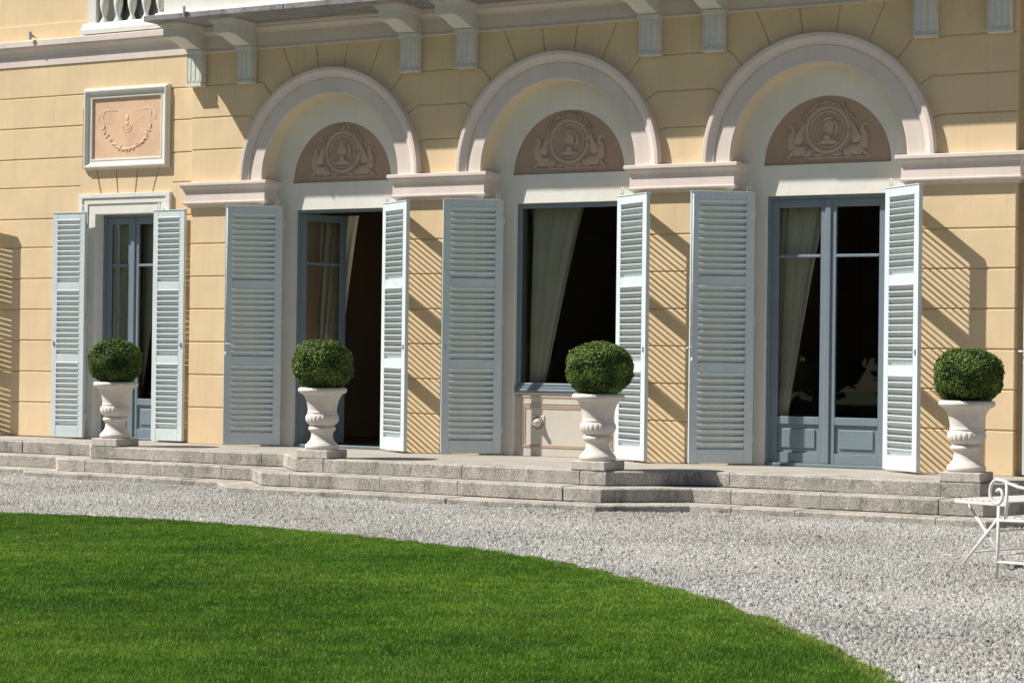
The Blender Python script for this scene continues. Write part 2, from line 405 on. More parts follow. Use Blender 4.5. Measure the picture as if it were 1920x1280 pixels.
# ================================================================== TERRACE AND STEPS
PATH = [(-14, -1.0), (-5.42, -1.0), (-5.12, -1.3), (-2.49, -1.3), (-1.89, -1.9), (1.62, -1.9), (2.24, -1.3), (4.95, -1.3), (5.25, -1.0), (14, -1.0)]
def offset(pts, t):
    out = []; n = len(pts)
    for i in range(n):
        ns = []
        for a, bb in ((i-1, i), (i, i+1)):
            if a < 0 or bb >= n: continue
            dx, dy = pts[bb][0]-pts[a][0], pts[bb][1]-pts[a][1]; l = math.hypot(dx, dy); ns.append((dy/l, -dx/l))
        mx = sum(q[0] for q in ns)/len(ns); my = sum(q[1] for q in ns)/len(ns); k = mx*ns[0][0]+my*ns[0][1]
        out.append((pts[i][0]+mx/k*t, pts[i][1]+my/k*t))
    return out
ter = offset(PATH, -0.10)
b = MB(); b.prism(ccw(ter+[(14, 0.30), (-14, 0.30)]), -0.003, -0.4, 'z')
terrace = tag(b.build('terrace', 'terrace'), kind='structure')
steps = tag(empty('steps', (0, -2, GZ)), kind='structure')
TREAD, RISE = 0.36, (0.0, -0.135, -0.265)
random.seed(5)
def tier(k):
    fr = offset(PATH, TREAD*k); bk = offset(fr, -(TREAD+0.10) if k else -0.42)
    top = RISE[k]; bot = (RISE[k+1]+0.007) if k < 2 else GZ-0.06
    # joints: near each corner and along the long runs
    cuts = []
    for i in range(len(fr)-1):
        (xa, ya), (xb, yb) = fr[i], fr[i+1]; L = math.hypot(xb-xa, yb-ya)
        if L < 1.2: cuts.append((i, None, L)); continue
        if i in (0, len(fr)-2):
            run = [L-0.35*k-q for q in ((1.0, 2.2, 3.4, 5.0, 7.0) if i == 0 else (8., 6., 4.6, 3.3, 1.2))]
            run = sorted(q for q in run if 0.2 < q < L-.2)
        else:
            a0 = 0.30+0.05*k+random.uniform(-.03, .05); a1 = L-0.30-0.06*k+random.uniform(-.05, .03)
            nm = 1 if L < 3.4 else 2
            if k == 0: nm = 0 if L < 3.2 else 1
            mids = [a0+(a1-a0)*(q+1)/(nm+1)+random.uniform(-.35, .35) for q in range(nm)]
            run = [a0]+mids+[a1]
        cuts.append((i, run, L))
    stones = []; cur = [(0, 0.0)]
    def pt(i, s):
        (xa, ya), (xb, yb) = fr[i], fr[i+1]; L = math.hypot(xb-xa, yb-ya); dx, dy = (xb-xa)/L, (yb-ya)/L
        return (xa+dx*s, ya+dy*s), (dx, dy)
    dep = (TREAD+0.10) if k else 0.42
    frs = []; bks = []
    def start(i, s):
        p, d = pt(i, s+0.004); frs.append(p); bks.append((p[0]-d[1]*dep, p[1]+d[0]*dep))
    def stop(i, s):
        p, d = pt(i, s-0.004); frs.append(p); bks.append((p[0]-d[1]*dep, p[1]+d[0]*dep))
        stones.append((list(frs), list(bks))); frs.clear(); bks.clear()
    start(0, 0)
    for i, run, L in cuts:
        for s in (run or []): stop(i, s); start(i, s)
        if i < len(fr)-2: frs.append(fr[i+1]); bks.append(bk[i+1])
    stop(len(fr)-2, cuts[-1][2])
    for f, bb in stones:
        dz = random.uniform(-0.004, 0.003); sh = random.uniform(-0.006, 0.006)
        ff = []
        for (xa, ya), (xb, yb) in zip(f[:-1], f[1:]):
            nn = max(1, int(math.hypot(xb-xa, yb-ya)/0.09))
            for q_ in range(nn): ff.append((xa+(xb-xa)*q_/nn+(random.uniform(-.003, .003) if q_ else 0), ya+(yb-ya)*q_/nn+random.uniform(-.0045, .0045)))
        ff.append(f[-1])
        poly = [(x, y+sh) for x, y in ff]+bb[::-1]
        q = MB(); q.prism(ccw(poly), top+dz, bot, 'z', 0.011)
        me = q.mesh('step_stone'); o = link('step_stone', me, 'granite', steps)
        o.matrix_parent_inverse = steps.matrix_world.inverted(); o.location = (0, 0, 0)
    return
bpy.context.view_layer.update()
for k in range(3): tier(k)

# ================================================================== VILLA
villa = tag(empty('villa', (0, 0, 0)), 'yellow plastered villa with three arched bays, pale blue louvred shutters and a balcony', 'villa')
S = 2.875; XC = (-S, 0.0, S)
RI, RO, ZS = 0.912, 1.197, 2.985
RT, ZT = 0.662, 2.944
YR = 0.21                          # plane of the recessed bay walls
YW = 0.12                          # plane of the side wings
EX = 4.83                          # half width of the central block
ZTOP = 4.46
OH, OZ = 0.635, 2.645              # door opening half width and head
piers = [(-EX, -S-RI), (-S+RI, -RI), (RI, S-RI), (S+RI, EX)]
# ---- wall core (what shows in the joints)
core = MB()
G = 0.014
for x0, x1 in piers:
    core.box(x0+(0.014 if abs(x0) > 4.8 else G), x1-(0.014 if abs(x1) > 4.8 else G), G, YR+0.03, 0.0, 3.0)
for xc in XC:
    # spandrel sheet over each arch
    pts = [(xc+1.0*math.cos(t), ZS+1.0*math.sin(t)) for t in np.linspace(0, math.pi, 40)]
    x0 = xc-S/2 if xc > -1 else -EX+0.014; x1 = xc+S/2 if xc < 1 else EX-0.014
    poly = [(x1, 2.99), (x1, 4.72), (x0, 4.72), (x0, 2.99)]+pts[::-1]
    core.prism(ccw(poly), G, 0.24, 'y')
core.box(-EX+0.014, EX-0.014, 0.0, 0.6, 4.74, 6.2)
wall = core.build('wall', 'yellow', villa)
def block(poly, y0, y1, parent, gap=0.013, bev=0.006, mat='yellow'):
    q = MB(); p = inset(ccw(poly), gap/2); q.prism(p, y0, y1, 'y', bev); return q.build('block', mat, parent)
ZJ = [0.0, 0.414, 0.786, 1.159, 1.532, 1.904, 2.277, 2.70]
for x0, x1 in piers:
    for k in range(7):
        z0 = ZJ[k]+(0.0 if k else -0.01)
        block([(x0-.004, z0), (x1+.004, z0), (x1+.004, ZJ[k+1]), (x0-.004, ZJ[k+1])], random.uniform(-0.0012, 0.0012), 0.16, wall)
ZC = [2.95, 3.345, 3.71, 4.075, ZTOP+0.02]
PHI = [R_(16.3636*k) for k in range(12)]
RB = 1.12
def ring(xc, a, bb, right, n=5):
    ts = np.linspace(a, bb, n)
    return [(xc+(1 if right else -1)*RB*math.cos(t), ZS+RB*math.sin(t)) for t in ts]
def radial(xc, phi, z, right):
    # point where the joint leaves the ring direction and meets level z
    x = (z-ZS)/math.tan(phi) if phi > 0.05 else 3; return (xc+(1 if right else -1)*x, z)
def joint(xc, k, right):
    if k == 0: return [(xc+(1 if right else -1)*RB, ZC[0])]
    z = ZC[k] if k < 4 else ZC[4]
    return [(xc+(1 if right else -1)*RB*math.cos(PHI[k]), ZS+RB*math.sin(PHI[k])), radial(xc, PHI[k], z, right)]
bays = [(None, XC[0]), (XC[0], XC[1]), (XC[1], XC[2]), (XC[2], None)]
for xl, xr in bays:
    for k in range(4):
        left = []; right = []
        if xl is not None:
            lo = joint(xl, k, True); hi = joint(xl, k+1, True); left = lo[::-1]+ring(xl, PHI[k], PHI[k+1], True)[1:-1]+hi
        else: left = [(-EX-.004, ZC[k]), (-EX-.004, ZC[k+1])]
        if xr is not None:
            lo = joint(xr, k, False); hi = joint(xr, k+1, False); right = lo[::-1]+ring(xr, PHI[k], PHI[k+1], False)[1:-1]+hi
        else: right = [(EX+.004, ZC[k]), (EX+.004, ZC[k+1])]
        block(left+right[::-1], random.uniform(-0.0012, 0.0012), 0.05, wall)
for xc in XC:
    for k in (4, 5, 6):
        a, bb = PHI[k], PHI[k+1]
        def top(t): return (xc+(ZC[4]-ZS)/math.tan(t) if abs(t-math.pi/2) > 1e-6 else xc, ZC[4])
        p = [(xc+RB*math.cos(t), ZS+RB*math.sin(t)) for t in np.linspace(a, bb, 5)]
        block(p+[top(bb), top(a)], random.uniform(-0.0012, 0.0012), 0.05, wall)

# ---- archivolts, imposts, recess walls, lunettes
prof_a = [(RI, 0.02), (RI, -0.030), (RI+0.008, -0.036), (RI+0.165, -0.036), (RI+0.165, -0.030), (RI+0.172, -0.030), (RI+0.174, -0.050), (RI+0.195, -0.056), (RI+0.222, -0.072), (RI+0.240, -0.088), (RI+0.248, -0.090), (RO-0.006, -0.090), (RO, -0.084), (RO, 0.02)]
def soffit(xc):
    q = MB(); ts = [-0.035]+list(np.linspace(0, math.pi, 57))+[math.pi+0.035]; vs = []; fs = []; rr_ = RI-0.003
    for t in ts: vs += [(xc+rr_*math.cos(t), -0.026, ZS+rr_*math.sin(t)), (xc+rr_*math.cos(t), YR+0.03, ZS+rr_*math.sin(t)), (xc+(RI+.03)*math.cos(t), YR+0.03, ZS+(RI+.03)*math.sin(t)), (xc+(RI+.03)*math.cos(t), -0.026, ZS+(RI+.03)*math.sin(t))]
    for i in range(len(ts)-1):
        for j in range(4): k = (j+1) % 4; fs.append((i*4+j, i*4+k, (i+1)*4+k, (i+1)*4+j))
    q.add(vs, fs); return q.build('arch_soffit', 'soffit', villa)
def archivolt(xc):
    vs = []; fs = []; ang = [None]+list(np.linspace(0, math.pi, 57))+['e']; n = len(prof_a)
    for t in ang:
        for r, y in prof_a:
            if t is None: vs.append((xc+r, y, 2.955))
            elif t == 'e': vs.append((xc-r, y, 2.955))
            else: vs.append((xc+r*math.cos(t), y, ZS+r*math.sin(t)))
    for i in range(len(ang)-1):
        for j in range(n-1): fs.append((i*n+j, i*n+j+1, (i+1)*n+j+1, (i+1)*n+j))
    q = MB(); q.add(vs, [f[::-1] for f in fs]); return q.build('archivolt', 'pink', villa)
prof_i = [(0.0, 2.685), (0.018, 2.687), (0.026, 2.705), (0.056, 2.722), (0.068, 2.730), (0.070, 2.744), (0.052, 2.750), (0.050, 2.868), (0.058, 2.870), (0.060, 2.884), (0.070, 2.900), (0.086, 2.918), (0.090, 2.932), (0.100, 2.936), (0.100, 2.964), (0.094, 2.970), (-0.02, 2.972)]
def impost(x0, x1, yb0, yb1):
    vs = []; fs = []
    for p, z in prof_i: vs += [(x0-p, yb0, z), (x0-p, -p, z), (x1+p, -p, z), (x1+p, yb1, z)]
    for i in range(len(prof_i)-1):
        for j in range(3): fs.append((i*4+j, i*4+j+1, (i+1)*4+j+1, (i+1)*4+j))
    q = MB(); q.add(vs, fs); return q.build('impost', 'pink', villa)
for i, (x0, x1) in enumerate(piers):
    impost(x0, x1, YW+.03 if i == 0 else YR+.02, YW+.03 if i == 3 else YR+.02)
def recess_wall(xc):
    q = MB(); W = 0.97; y0, y1 = YR, YR+0.05
    q.box(xc-W, xc-OH, y0, y1, 0, OZ); q.box(xc+OH, xc+W, y0, y1, 0, OZ)
    q.box(xc-W, xc+W, y0, y1, OZ, ZT)
    inn = [(xc+RT*math.cos(t), ZT+RT*math.sin(t)) for t in np.linspace(0, math.pi, 49)]
    out = [(xc+1.0*math.cos(t), ZT+0.05*0+1.0*math.sin(t)) for t in np.linspace(0, math.pi, 49)]
    for i in range(48): q.prism([inn[i], out[i], out[i+1], inn[i+1]], y0, y1, 'y')
    # deep reveals of the opening
    q.box(xc-OH-0.06, xc-OH, y1, 0.34, 0, OZ+0.06); q.box(xc+OH, xc+OH+0.06, y1, 0.34, 0, OZ+0.06); q.box(xc-OH, xc+OH, y1, 0.34, OZ, OZ+0.06)
    return q.build('bay_surround', 'cream', villa)
def relief(parent, xc, variant):
    q = MB(); y = YR+0.024; cz = ZT+0.335
    def P(x, z, d=0.0): return (xc+x, y-d, cz+z)
    ringp = lambda r, n=40: [P(r*math.cos(t), r*math.sin(t), 0.006) for t in np.linspace(0, 2*math.pi, n)]
    q.tube(ringp(0.215), 0.020, 8); q.tube(ringp(0.178), 0.011, 6); q.tube(ringp(0.240), 0.008, 6)
    rr = random.Random(variant)
    # bust in the roundel, in low relief: head, hair curl, neck, shoulders
    q.sphere(P(-0.01+0.01*variant, 0.02, 0.004), 0.075, 14, 10, (0.85, 0.35, 1.05))
    q.tube([P(0.05, 0.09, .01), P(0.09, 0.06, .012), P(0.10, 0.0, .012), P(0.07, -0.05, .01)], [0.012, 0.02, 0.02, 0.010], 8)
    q.tube([P(-0.06, 0.08, .01), P(0.0, 0.115, .012), P(0.06, 0.10, .01)], [0.010, 0.016, 0.010], 8)
    q.tube([P(-0.005, -0.04, .01), P(-0.005, -0.10, .01)], [0.035, 0.04], 8)
    q.tube([P(-0.11, -0.125, .0), P(-0.04, -0.115, .012), P(0.04, -0.115, .012), P(0.11, -0.13, .0)], [0.012, 0.028, 0.028, 0.012], 8)
    # leaf wreath over the top and a small garland below
    for i in range(46):
        t = R_(18+144*i/45); r = 0.262+rr.uniform(-.006, .012); a = t+R_(rr.choice((-1, 1))*rr.uniform(25, 60))+(math.pi/2 if t < math.pi/2 else -math.pi/2)*0.6
        c = Vector(P(r*math.cos(t), r*math.sin(t), 0.006)); d = Vector((math.cos(a), 0, math.sin(a)))
        q.tube([c, c+d*0.022+Vector((0, -0.012, 0)), c+d*0.046], [0.006, 0.010, 0.002], 5)
    for i in range(22):
        t = R_(216+108*i/21); r = 0.262+rr.uniform(-.008, .008); c = Vector(P(r*math.cos(t), r*math.sin(t)*0.98, 0.006)); a = rr.uniform(0, 6.28); d = Vector((math.cos(a), 0, math.sin(a)))
        q.tube([c-d*0.018, c+Vector((0, -0.01, 0)), c+d*0.022], [0.003, 0.011, 0.003], 5)
    # ribs the little ledge, two swan-necked griffins seated left and right with raised wings
    q.tube([P(-0.46, -0.275, 0), P(0.46, -0.275, 0)], 0.012, 6)
    for s in (-1, 1):
        q.tube([P(s*0.16, -0.215, .004), P(s*0.24, -0.20, .012), P(s*0.32, -0.205, .014), P(s*0.375, -0.15, .014), P(s*0.385, -0.07, .014), P(s*0.355, -0.01, .013), P(s*0.36, 0.035, .012), P(s*0.40, 0.045, .01), P(s*0.435, 0.025, .006)],
               [0.03, 0.05, 0.055, 0.05, 0.038, 0.026, 0.022, 0.018, 0.004], 10, True, 0.45)
        q.tube([P(s*0.33, -0.13, .016), P(s*0.30, -0.06, .018), P(s*0.262, 0.02, .014), P(s*0.245, 0.10, .006)], [0.035, 0.040, 0.026, 0.006], 8, True, 0.4)
        q.tube([P(s*0.30, -0.14, .018), P(s*0.27, -0.08, .018), P(s*0.25, -0.02, .014)], [0.020, 0.026, 0.008], 8, True, 0.5)
        q.tube([P(s*0.36, -0.19, .012), P(s*0.39, -0.24, .014), P(s*0.43, -0.262, .012)], [0.026, 0.018, 0.012], 8)
        q.tube([P(s*0.20, -0.19, .012), P(s*0.19, -0.235, .016), P(s*0.25, -0.258, .016)], [0.040, 0.026, 0.014], 8)
        q.tube([P(s*0.15, -0.23, .006), P(s*0.10, -0.25, .01), P(s*0.05, -0.24, .01)], [0.016, 0.02, 0.008], 8)
    q.v = [(x, y+(yy-y)*0.58, z) for x, yy, z in q.v]
    return q.build('relief', 'relief', parent)
for i, xc in enumerate(XC):
    archivolt(xc); soffit(xc); recess_wall(xc)
    q = MB(); pts = [(xc+(RT+.02)*math.cos(t), ZT-.02+(RT+.02)*math.sin(t)) for t in np.linspace(0, math.pi, 41)]
    q.prism(ccw(pts), YR+0.024, YR+0.048, 'y'); ty = q.build('lunette', 'tymp', villa); relief(ty, xc, i)

# ---- frieze and corbels and balcony
q = MB()
fp = [(0.035, ZTOP-0.022), (0.041, ZTOP-0.018), (0.041, ZTOP), (0.030, ZTOP+0.004), (0.030, 4.622), (0.042, 4.626), (0.048, 4.640), (0.075, 4.662), (0.085, 4.676), (0.085, 4.700), (0.10, 4.705), (0.10, 4.729)]
fp = [(-0.02, ZTOP-0.022)]+fp
vs = []; fs = []
for p, z in fp: vs += [(-EX-p, YW+.4, z), (-EX-p, -p, z), (EX+p, -p, z), (EX+p, YW+.4, z)]
for i in range(len(fp)-1):
    for j in range(3): fs.append((i*4+j, i*4+j+1, (i+1)*4+j+1, (i+1)*4+j))
q.add(vs, fs); q.build('frieze', 'pink', villa)
def corbel_mesh():
    q = MB(); W = 0.108
    # scroll bracket in side view (y, z)
    sc_ = [(-0.02, 4.470), (-0.118, 4.470)]
    for t in np.linspace(0, 1, 15):
        y = -0.125-0.385*t; z = 4.478+0.085*(t-math.sin(2*math.pi*t)/(2*math.pi)*0.85)+0.012*math.sin(math.pi*t)
        sc_.append((y, z))
    sc_ += [(-0.522, 4.566), (-0.522, 4.668), (-0.02, 4.668)]
    q.prism(ccw(sc_), -W, W, 'x')
    # cap mouldings stepping out under the slab
    for k, (o, z0, z1) in enumerate(((0.010, 4.668, 4.680), (0.024, 4.680, 4.698), (0.042, 4.698, 4.712), (0.050, 4.712, 4.7295))):
        q.box(-W-o, W+o, -0.522-o, -0.02, z0, z1)
    # pendant: necking, fluted shaft, guttae
    q.box(-W-0.014, W+0.014, -0.132, -0.012, 4.432, 4.4695); q.box(-W-0.006, W+0.006, -0.122, -0.012, 4.418, 4.432)
    q.box(-W+0.001, W-0.001, -0.104, -0.012, 4.082, 4.418)
    nf = 3; wf = (2*W-0.02)/nf
    for i in range(nf): q.box(-W+0.010+i*wf+0.010, -W+0.010+(i+1)*wf-0.010, -0.109, -0.104, 4.115, 4.412, 0.002)
    q.box(-W, -W+0.012, -0.109, -0.104, 4.11, 4.418); q.box(W-0.012, W, -0.109, -0.104, 4.11, 4.418)
    for i in range(6):
        x = -W+0.018+i*(2*W-0.036)/5; q.prism([(x-0.017, 4.078), (x+0.017, 4.078), (x+0.003, 4.112), (x-0.003, 4.112)], -0.114, -0.095, 'y')
    for i in range(3):
        y = -0.090+0.028*i
        for s in (-1, 1): q.prism([(y-0.012, 4.078), (y+0.012, 4.078), (y+0.003, 4.110), (y-0.003, 4.110)], s*(W-0.004), s*(W+0.006), 'x')
    q.box(-W-0.004, W+0.004, -0.118, -0.010, 4.060, 4.078)
    return q.mesh('corbel')
cm = corbel_mesh()
for x in (-4.72, -4.00, -1.795, -1.085, 1.085, 1.795, 3.97, 4.68): link('corbel', cm, 'corbel', villa, (x, 0, 0))
slab = MB(); xs = [-4.97, -4.30, -3.02, -1.55, 0.05, 1.62, 3.1, 4.97]
bal = MB().box(-4.90, 4.90, -0.62, 0.0, 4.733, 4.775).build('balcony', 'slabstone', villa)
for a, c in zip(xs[:-1], xs[1:]):
    MB().box(a+.002, c-.002, -0.70-random.uniform(0, .006), -0.02, 4.730+random.uniform(0, .004), 4.792+random.uniform(-.004, .004), 0.006).build('slab', 'slabstone', bal)
pl = MB()
pl.prism([(-0.60, 4.7955), (-0.58, 4.83), (-0.50, 4.86), (-0.30, 4.86), (-0.26, 4.7955)][::-1], -4.90, 4.90, 'x'); pl.build('balustrade_plinth', 'white_trim', bal)
MB().box(-4.85, 4.85, -0.49, -0.31, 4.8605, 5.0).build('balustrade_base', 'white_trim', bal)
q = MB(); q.box(-4.385, -4.36, -0.725, -0.705, 4.765, 4.86); q.box(-4.36, -4.33, -0.72, -0.60, 4.793, 4.80); q.build('gutter_clip', 'metal', bal)

# ---- windows and doors ---------------------------------------------------
def glazed_leaf(name, parent, wd, z0, z1, bars, panel_z, loc, rotz=0.0, st=0.075, flip=False, mirror=False):
    """leaf from x=0 (hinge) to wd; local y=0 outer face."""
    q = MB(); T = 0.045; sgn = -1 if mirror else 1
    def bx(x0, x1, y0, y1, za, zb, bev=0.003):
        a, c = sorted((sgn*x0, sgn*x1)); q.box(a, c, y0, y1, za, zb, bev)
    bx(0, st, 0, T, z0, z1); bx(wd-st, wd, 0, T, z0, z1)
    bx(st, wd-st, 0.002, T-.002, z1-st, z1)
    glass = []
    if panel_z:
        bx(st, wd-st, 0.002, T-.002, z0, z0+0.10); bx(st, wd-st, 0.002, T-.002, panel_z-0.075, panel_z)
        bx(st, wd-st, 0.022, T-.012, z0+0.10, panel_z-0.075); bx(st+0.045, wd-st-0.045, 0.009, 0.022, z0+0.145, panel_z-0.120, 0.010)
        zb = panel_z
    else:
        bx(st, wd-st, 0.002, T-.002, z0, z0+st); zb = z0+st
    zt = z1-st; bars = [b_ for b_ in bars if zb < b_ < zt]
    for b_ in bars: bx(st, wd-st, -0.004, T-.006, b_-0.014, b_+0.014, 0.004)
    # glazing beads
    lims = [zb]+[v for b_ in bars for v in (b_-0.014, b_+0.014)]+[zt]
    o = q.build(name, 'frame', parent, loc, (0, 0, rotz))
    for i in range(0, len(lims), 2):
        a, c = sorted((sgn*(st-.01), sgn*(wd-st+.01)))
        MB().box(a, c, 0.020, 0.024, lims[i]-0.008, lims[i+1]+0.008).build('pane', 'glass', o)
    return o
def door_frame(parent, xc, hw, zt, z0=0.0, sill=False, y=0.27, yb=0.34, fw=0.032, mat='frame'):
    q = MB(); q.box(xc-hw, xc-hw+fw, y, yb, z0, zt-fw, 0.003); q.box(xc+hw-fw, xc+hw, y, yb, z0, zt-fw, 0.003); q.box(xc-hw, xc+hw, y, yb, zt-fw, zt, 0.003)
    q.box(xc-hw, xc+hw, y-.02, yb, z0+.0015, z0+0.030, 0.003)
    return q.build('door', mat, parent) if not sill else q.build('window', mat, parent)
def double_door(xc, hw, zt, y):
    d = door_frame(villa, xc, hw, zt, y=y-.02, yb=y+.06)
    lw = hw-0.030
    glazed_leaf('leaf', d, lw-.001, 0.032, zt-0.034, [2.055], 0.485, (xc-hw+0.031, y, 0), 0, 0.080)
    glazed_leaf('leaf', d, lw-.001, 0.032, zt-0.034, [2.055], 0.485, (xc+hw-0.031, y, 0), 0, 0.080, mirror=True)
    MB().tube([(xc-0.052, y-0.016, 0.05), (xc-0.052, y-0.016, zt-0.05)], 0.010, 8).build('bolt_rod', 'frame', d) if False else None
    MB().box(xc-0.030, xc+0.030, y-0.018, y-0.001, 0.034, zt-0.036, 0.006).build('cover_strip', 'frame', d)
    return d
d3 = double_door(S, OH, OZ, 0.285)
# door of the first bay: its frame, and both leaves swung into the room
d1 = door_frame(villa, -S, OH, OZ)
glazed_leaf('leaf', d1, 0.602, 0.032, OZ-0.036, [2.055], 0.485, (-S-OH+0.034, 0.30, 0), R_(68), 0.078)
glazed_leaf('leaf', d1, 0.602, 0.032, OZ-0.036, [2.055], 0.485, (-S+OH-0.034, 0.30, 0), R_(-88), 0.078, mirror=True)
# the single fixed window of the middle bay
w2 = door_frame(villa, 0, OH, OZ, 0.70, True, fw=0.05)
MB().box(-OH+0.045, OH-0.045, 0.298, 0.302, 0.725, OZ-0.045).build('pane', 'glass', w2)
q = MB(); q.box(-OH+.001, OH-.001, 0.235, 0.34, 0.672, 0.699, 0.006); q.box(-OH+0.05, OH-0.05, 0.262, 0.30, 0.731, 0.762, 0.008); q.build('sill', 'frame', w2)
ap = MB().box(-OH, OH, 0.262, 0.34, 0.0, 0.668).build('apron', 'panel', villa)
def mould(x0, x1, z0, z1, tag_='moulding'):
    MB().box(x0, x1, 0.255, 0.2615, z0, z1, 0.002).build(tag_, 'panel_line', ap)
MB().box(-OH+.002, OH-.002, 0.248, 0.2615, 0.648, 0.667, 0.004).build('moulding', 'panel', ap)
mould(-OH+.002, OH-.002, 0.612, 0.628)
for k, (i_, t) in enumerate(((0.0, 0.010), (0.026, 0.007), (0.045, 0.010))):
    a = 0.56-i_; zt_ = 0.552-i_; zb_ = 0.090+i_*0.45
    mould(-a, a, zt_-t, zt_); mould(-a, a, zb_, zb_+t*0.8); mould(-a, -a+t, zb_+t*0.8, zt_-t); mould(a-t, a, zb_+t*0.8, zt_-t)
vt = MB(); vt.box(-0.423, -0.272, 0.252, 0.2615, 0.262, 0.425, 0.004); vent = vt.build('vent_cover', 'vent', ap)
def ydisk(q, c, prof, seg=28):
    k0 = len(q.v); q.lathe(prof, seg)
    for i in range(k0, len(q.v)):
        x, y, z = q.v[i]; q.v[i] = (c[0]+x, c[1]-z, c[2]+y)
vc = (-0.3475, 0.252, 0.345)
q = MB(); ydisk(q, vc, [(0.066, 0.0), (0.066, 0.004), (0.030, 0.004)]); o = q.build('grille_gap', 'hole', ap)
q = MB(); ydisk(q, vc, [(0.058, 0.0), (0.058, 0.010), (0.050, 0.012), (0.050, 0.002)]); q.build('grille_ring', 'vent', ap)
q = MB(); ydisk(q, vc, [(0.042, 0.0), (0.044, 0.018), (0.042, 0.030), (0.034, 0.040), (0.024, 0.056), (0.024, 0.078), (0.019, 0.085), (0.010, 0.085), (0.009, 0.06), (0.0005, 0.06)]); q.build('nozzle', 'vent', ap)

# ---- wings ----------------------------------------------------------------
WX = 5.90
def wing(sgn):
    q = MB(); x_in = sgn*(EX-0.05); x_out = sgn*12.0; xa, xb = sorted((x_in, x_out))
    wx = sgn*WX; y0 = YW+G; y1 = YW+0.14; hw = 0.45
    w_ = sorted([sgn*WX, sgn*8.77, sgn*11.3]); segs = []; cur = xa
    for c in w_: segs.append((cur, c-hw-.02)); cur = c+hw+.02
    segs.append((cur, xb))
    for a, c in segs:
        if c > a: q.box(a, c, y0, y1, 0, 2.70)
    q.box(xa, xb, y0, y1, 2.70, 4.80)
    ww = q.build('wing_wall', 'yellow', villa)
    zj = [0.0, 0.414, 0.786, 1.159, 1.532, 1.904, 2.277, 2.62, 3.0, 3.345, 3.72, 4.09, 4.49]
    def blocks(x0, x1):
        for k in range(12):
            block([(x0, zj[k]), (x1, zj[k]), (x1, zj[k+1]), (x0, zj[k+1])], YW+random.uniform(-.0012, .0012), YW+0.10, ww)
    if sgn > 0:
        blocks(EX+.02, 5.19); blocks(6.6, 8.0)
        return ww
    fl, fr = -6.60, -5.20
    # courses running past the window, cut round its surround and the framed panel above
    for k in range(12):
        z0, z1 = zj[k], zj[k+1]; yy = YW+random.uniform(-.0012, .0012)
        if k < 7 or 8 <= k <= 9 or k == 10:
            e_ = 0.03 if k >= 8 else 0.0; block([(-7.95, z0), (fl+e_, z0), (fl+e_, z1), (-7.95, z1)], yy, YW+.10, ww); block([(fr-e_, z0), (-EX+.03, z0), (-EX+.03, z1), (fr-e_, z1)], yy, YW+.10, ww)
            if k == 10: block([(fl-.02, 3.9), (fr+.02, 3.9), (fr+.02, z1), (fl-.02, z1)], yy+.0006, YW+.10, ww)
        elif k == 7:
            block([(-7.95, z0), (-6.62, z0), (-6.62, 2.86), (-6.57, 2.90), (-6.57, z1), (-7.95, z1)], yy, YW+.10, ww); block([(fr-.02, z0), (-EX+.03, z0), (-EX+.03, z1), (fr-.02, z1)], yy, YW+.10, ww)
        else: block([(-7.95, z0), (-EX+.03, z0), (-EX+.03, z1), (-7.95, z1)], yy, YW+.10, ww)
    # splayed flat arch between the window head and the framed panel
    tops = (-6.62, -6.36, -6.055, -5.725, -5.40, -5.18); bots = (-6.62, -6.275, -6.02, -5.757, -5.50, -5.18)
    for i in range(5): block([(bots[i], 2.88), (bots[i+1], 2.88), (tops[i+1], 3.2), (tops[i], 3.2)], YW+.0009, YW+.10, ww, gap=0.012)
    return ww
def wing_window(wx, parent):
    hw = 0.45; q = MB()
    # stepped white surround
    def frame_ring(w0, w1, z0, z1, ya):
        q.box(wx-w1, wx-w0, ya, YW+.05, 0.0, z0, 0.003); q.box(wx+w0, wx+w1, ya, YW+.05, 0.0, z0, 0.003); q.box(wx-w1, wx+w1, ya, YW+.05, z0, z1, 0.003)
    frame_ring(hw, 0.56, 2.655, 2.775, 0.102); frame_ring(0.56, 0.635, 2.775, 2.845, 0.090); frame_ring(0.635, 0.695, 2.845, 2.895, 0.076)
    q.box(wx-hw-.05, wx-hw, YW+.05, 0.34, 0, 2.70); q.box(wx+hw, wx+hw+.05, YW+.05, 0.34, 0, 2.70); q.box(wx-hw, wx+hw, YW+.05, 0.34, 2.655, 2.70)
    q.build('window_surround', 'white_trim', villa)
    double_door(wx, hw, 2.655, 0.27)
wl = wing(-1); wr = wing(1)
wing_window(-WX, wl); wing_window(WX, wr)
# string course over the wings
def course(x0, x1):
    pr = [(-0.02, 4.468), (0.012, 4.470), (0.012, 4.600), (0.020, 4.604), (0.026, 4.630), (0.044, 4.655), (0.066, 4.680), (0.070, 4.698), (0.088, 4.702), (0.088, 4.764), (0.080, 4.772), (-0.30, 4.800)]
    q = MB(); vs = []; fs = []
    for p, z in pr: vs += [(x0, YW-p, z), (x1, YW-p, z)]
    for i in range(len(pr)-1): fs.append((2*i, 2*i+1, 2*i+3, 2*i+2))
    q.add(vs, fs); return q.build('string_course', 'pink', villa)
course(-12, -EX+0.01); course(EX-0.01, 12)
q = MB(); q.box(-7.345, -7.320, -0.010, 0.013, 4.775, 4.87); q.box(-7.320, -7.300, -0.008, 0.08, 4.803, 4.812); q.prism([(-0.005, 4.812), (0.07, 4.812), (-0.005, 4.85)], -7.320, -7.312, 'x'); q.build('gutter_clip', 'metal', villa)
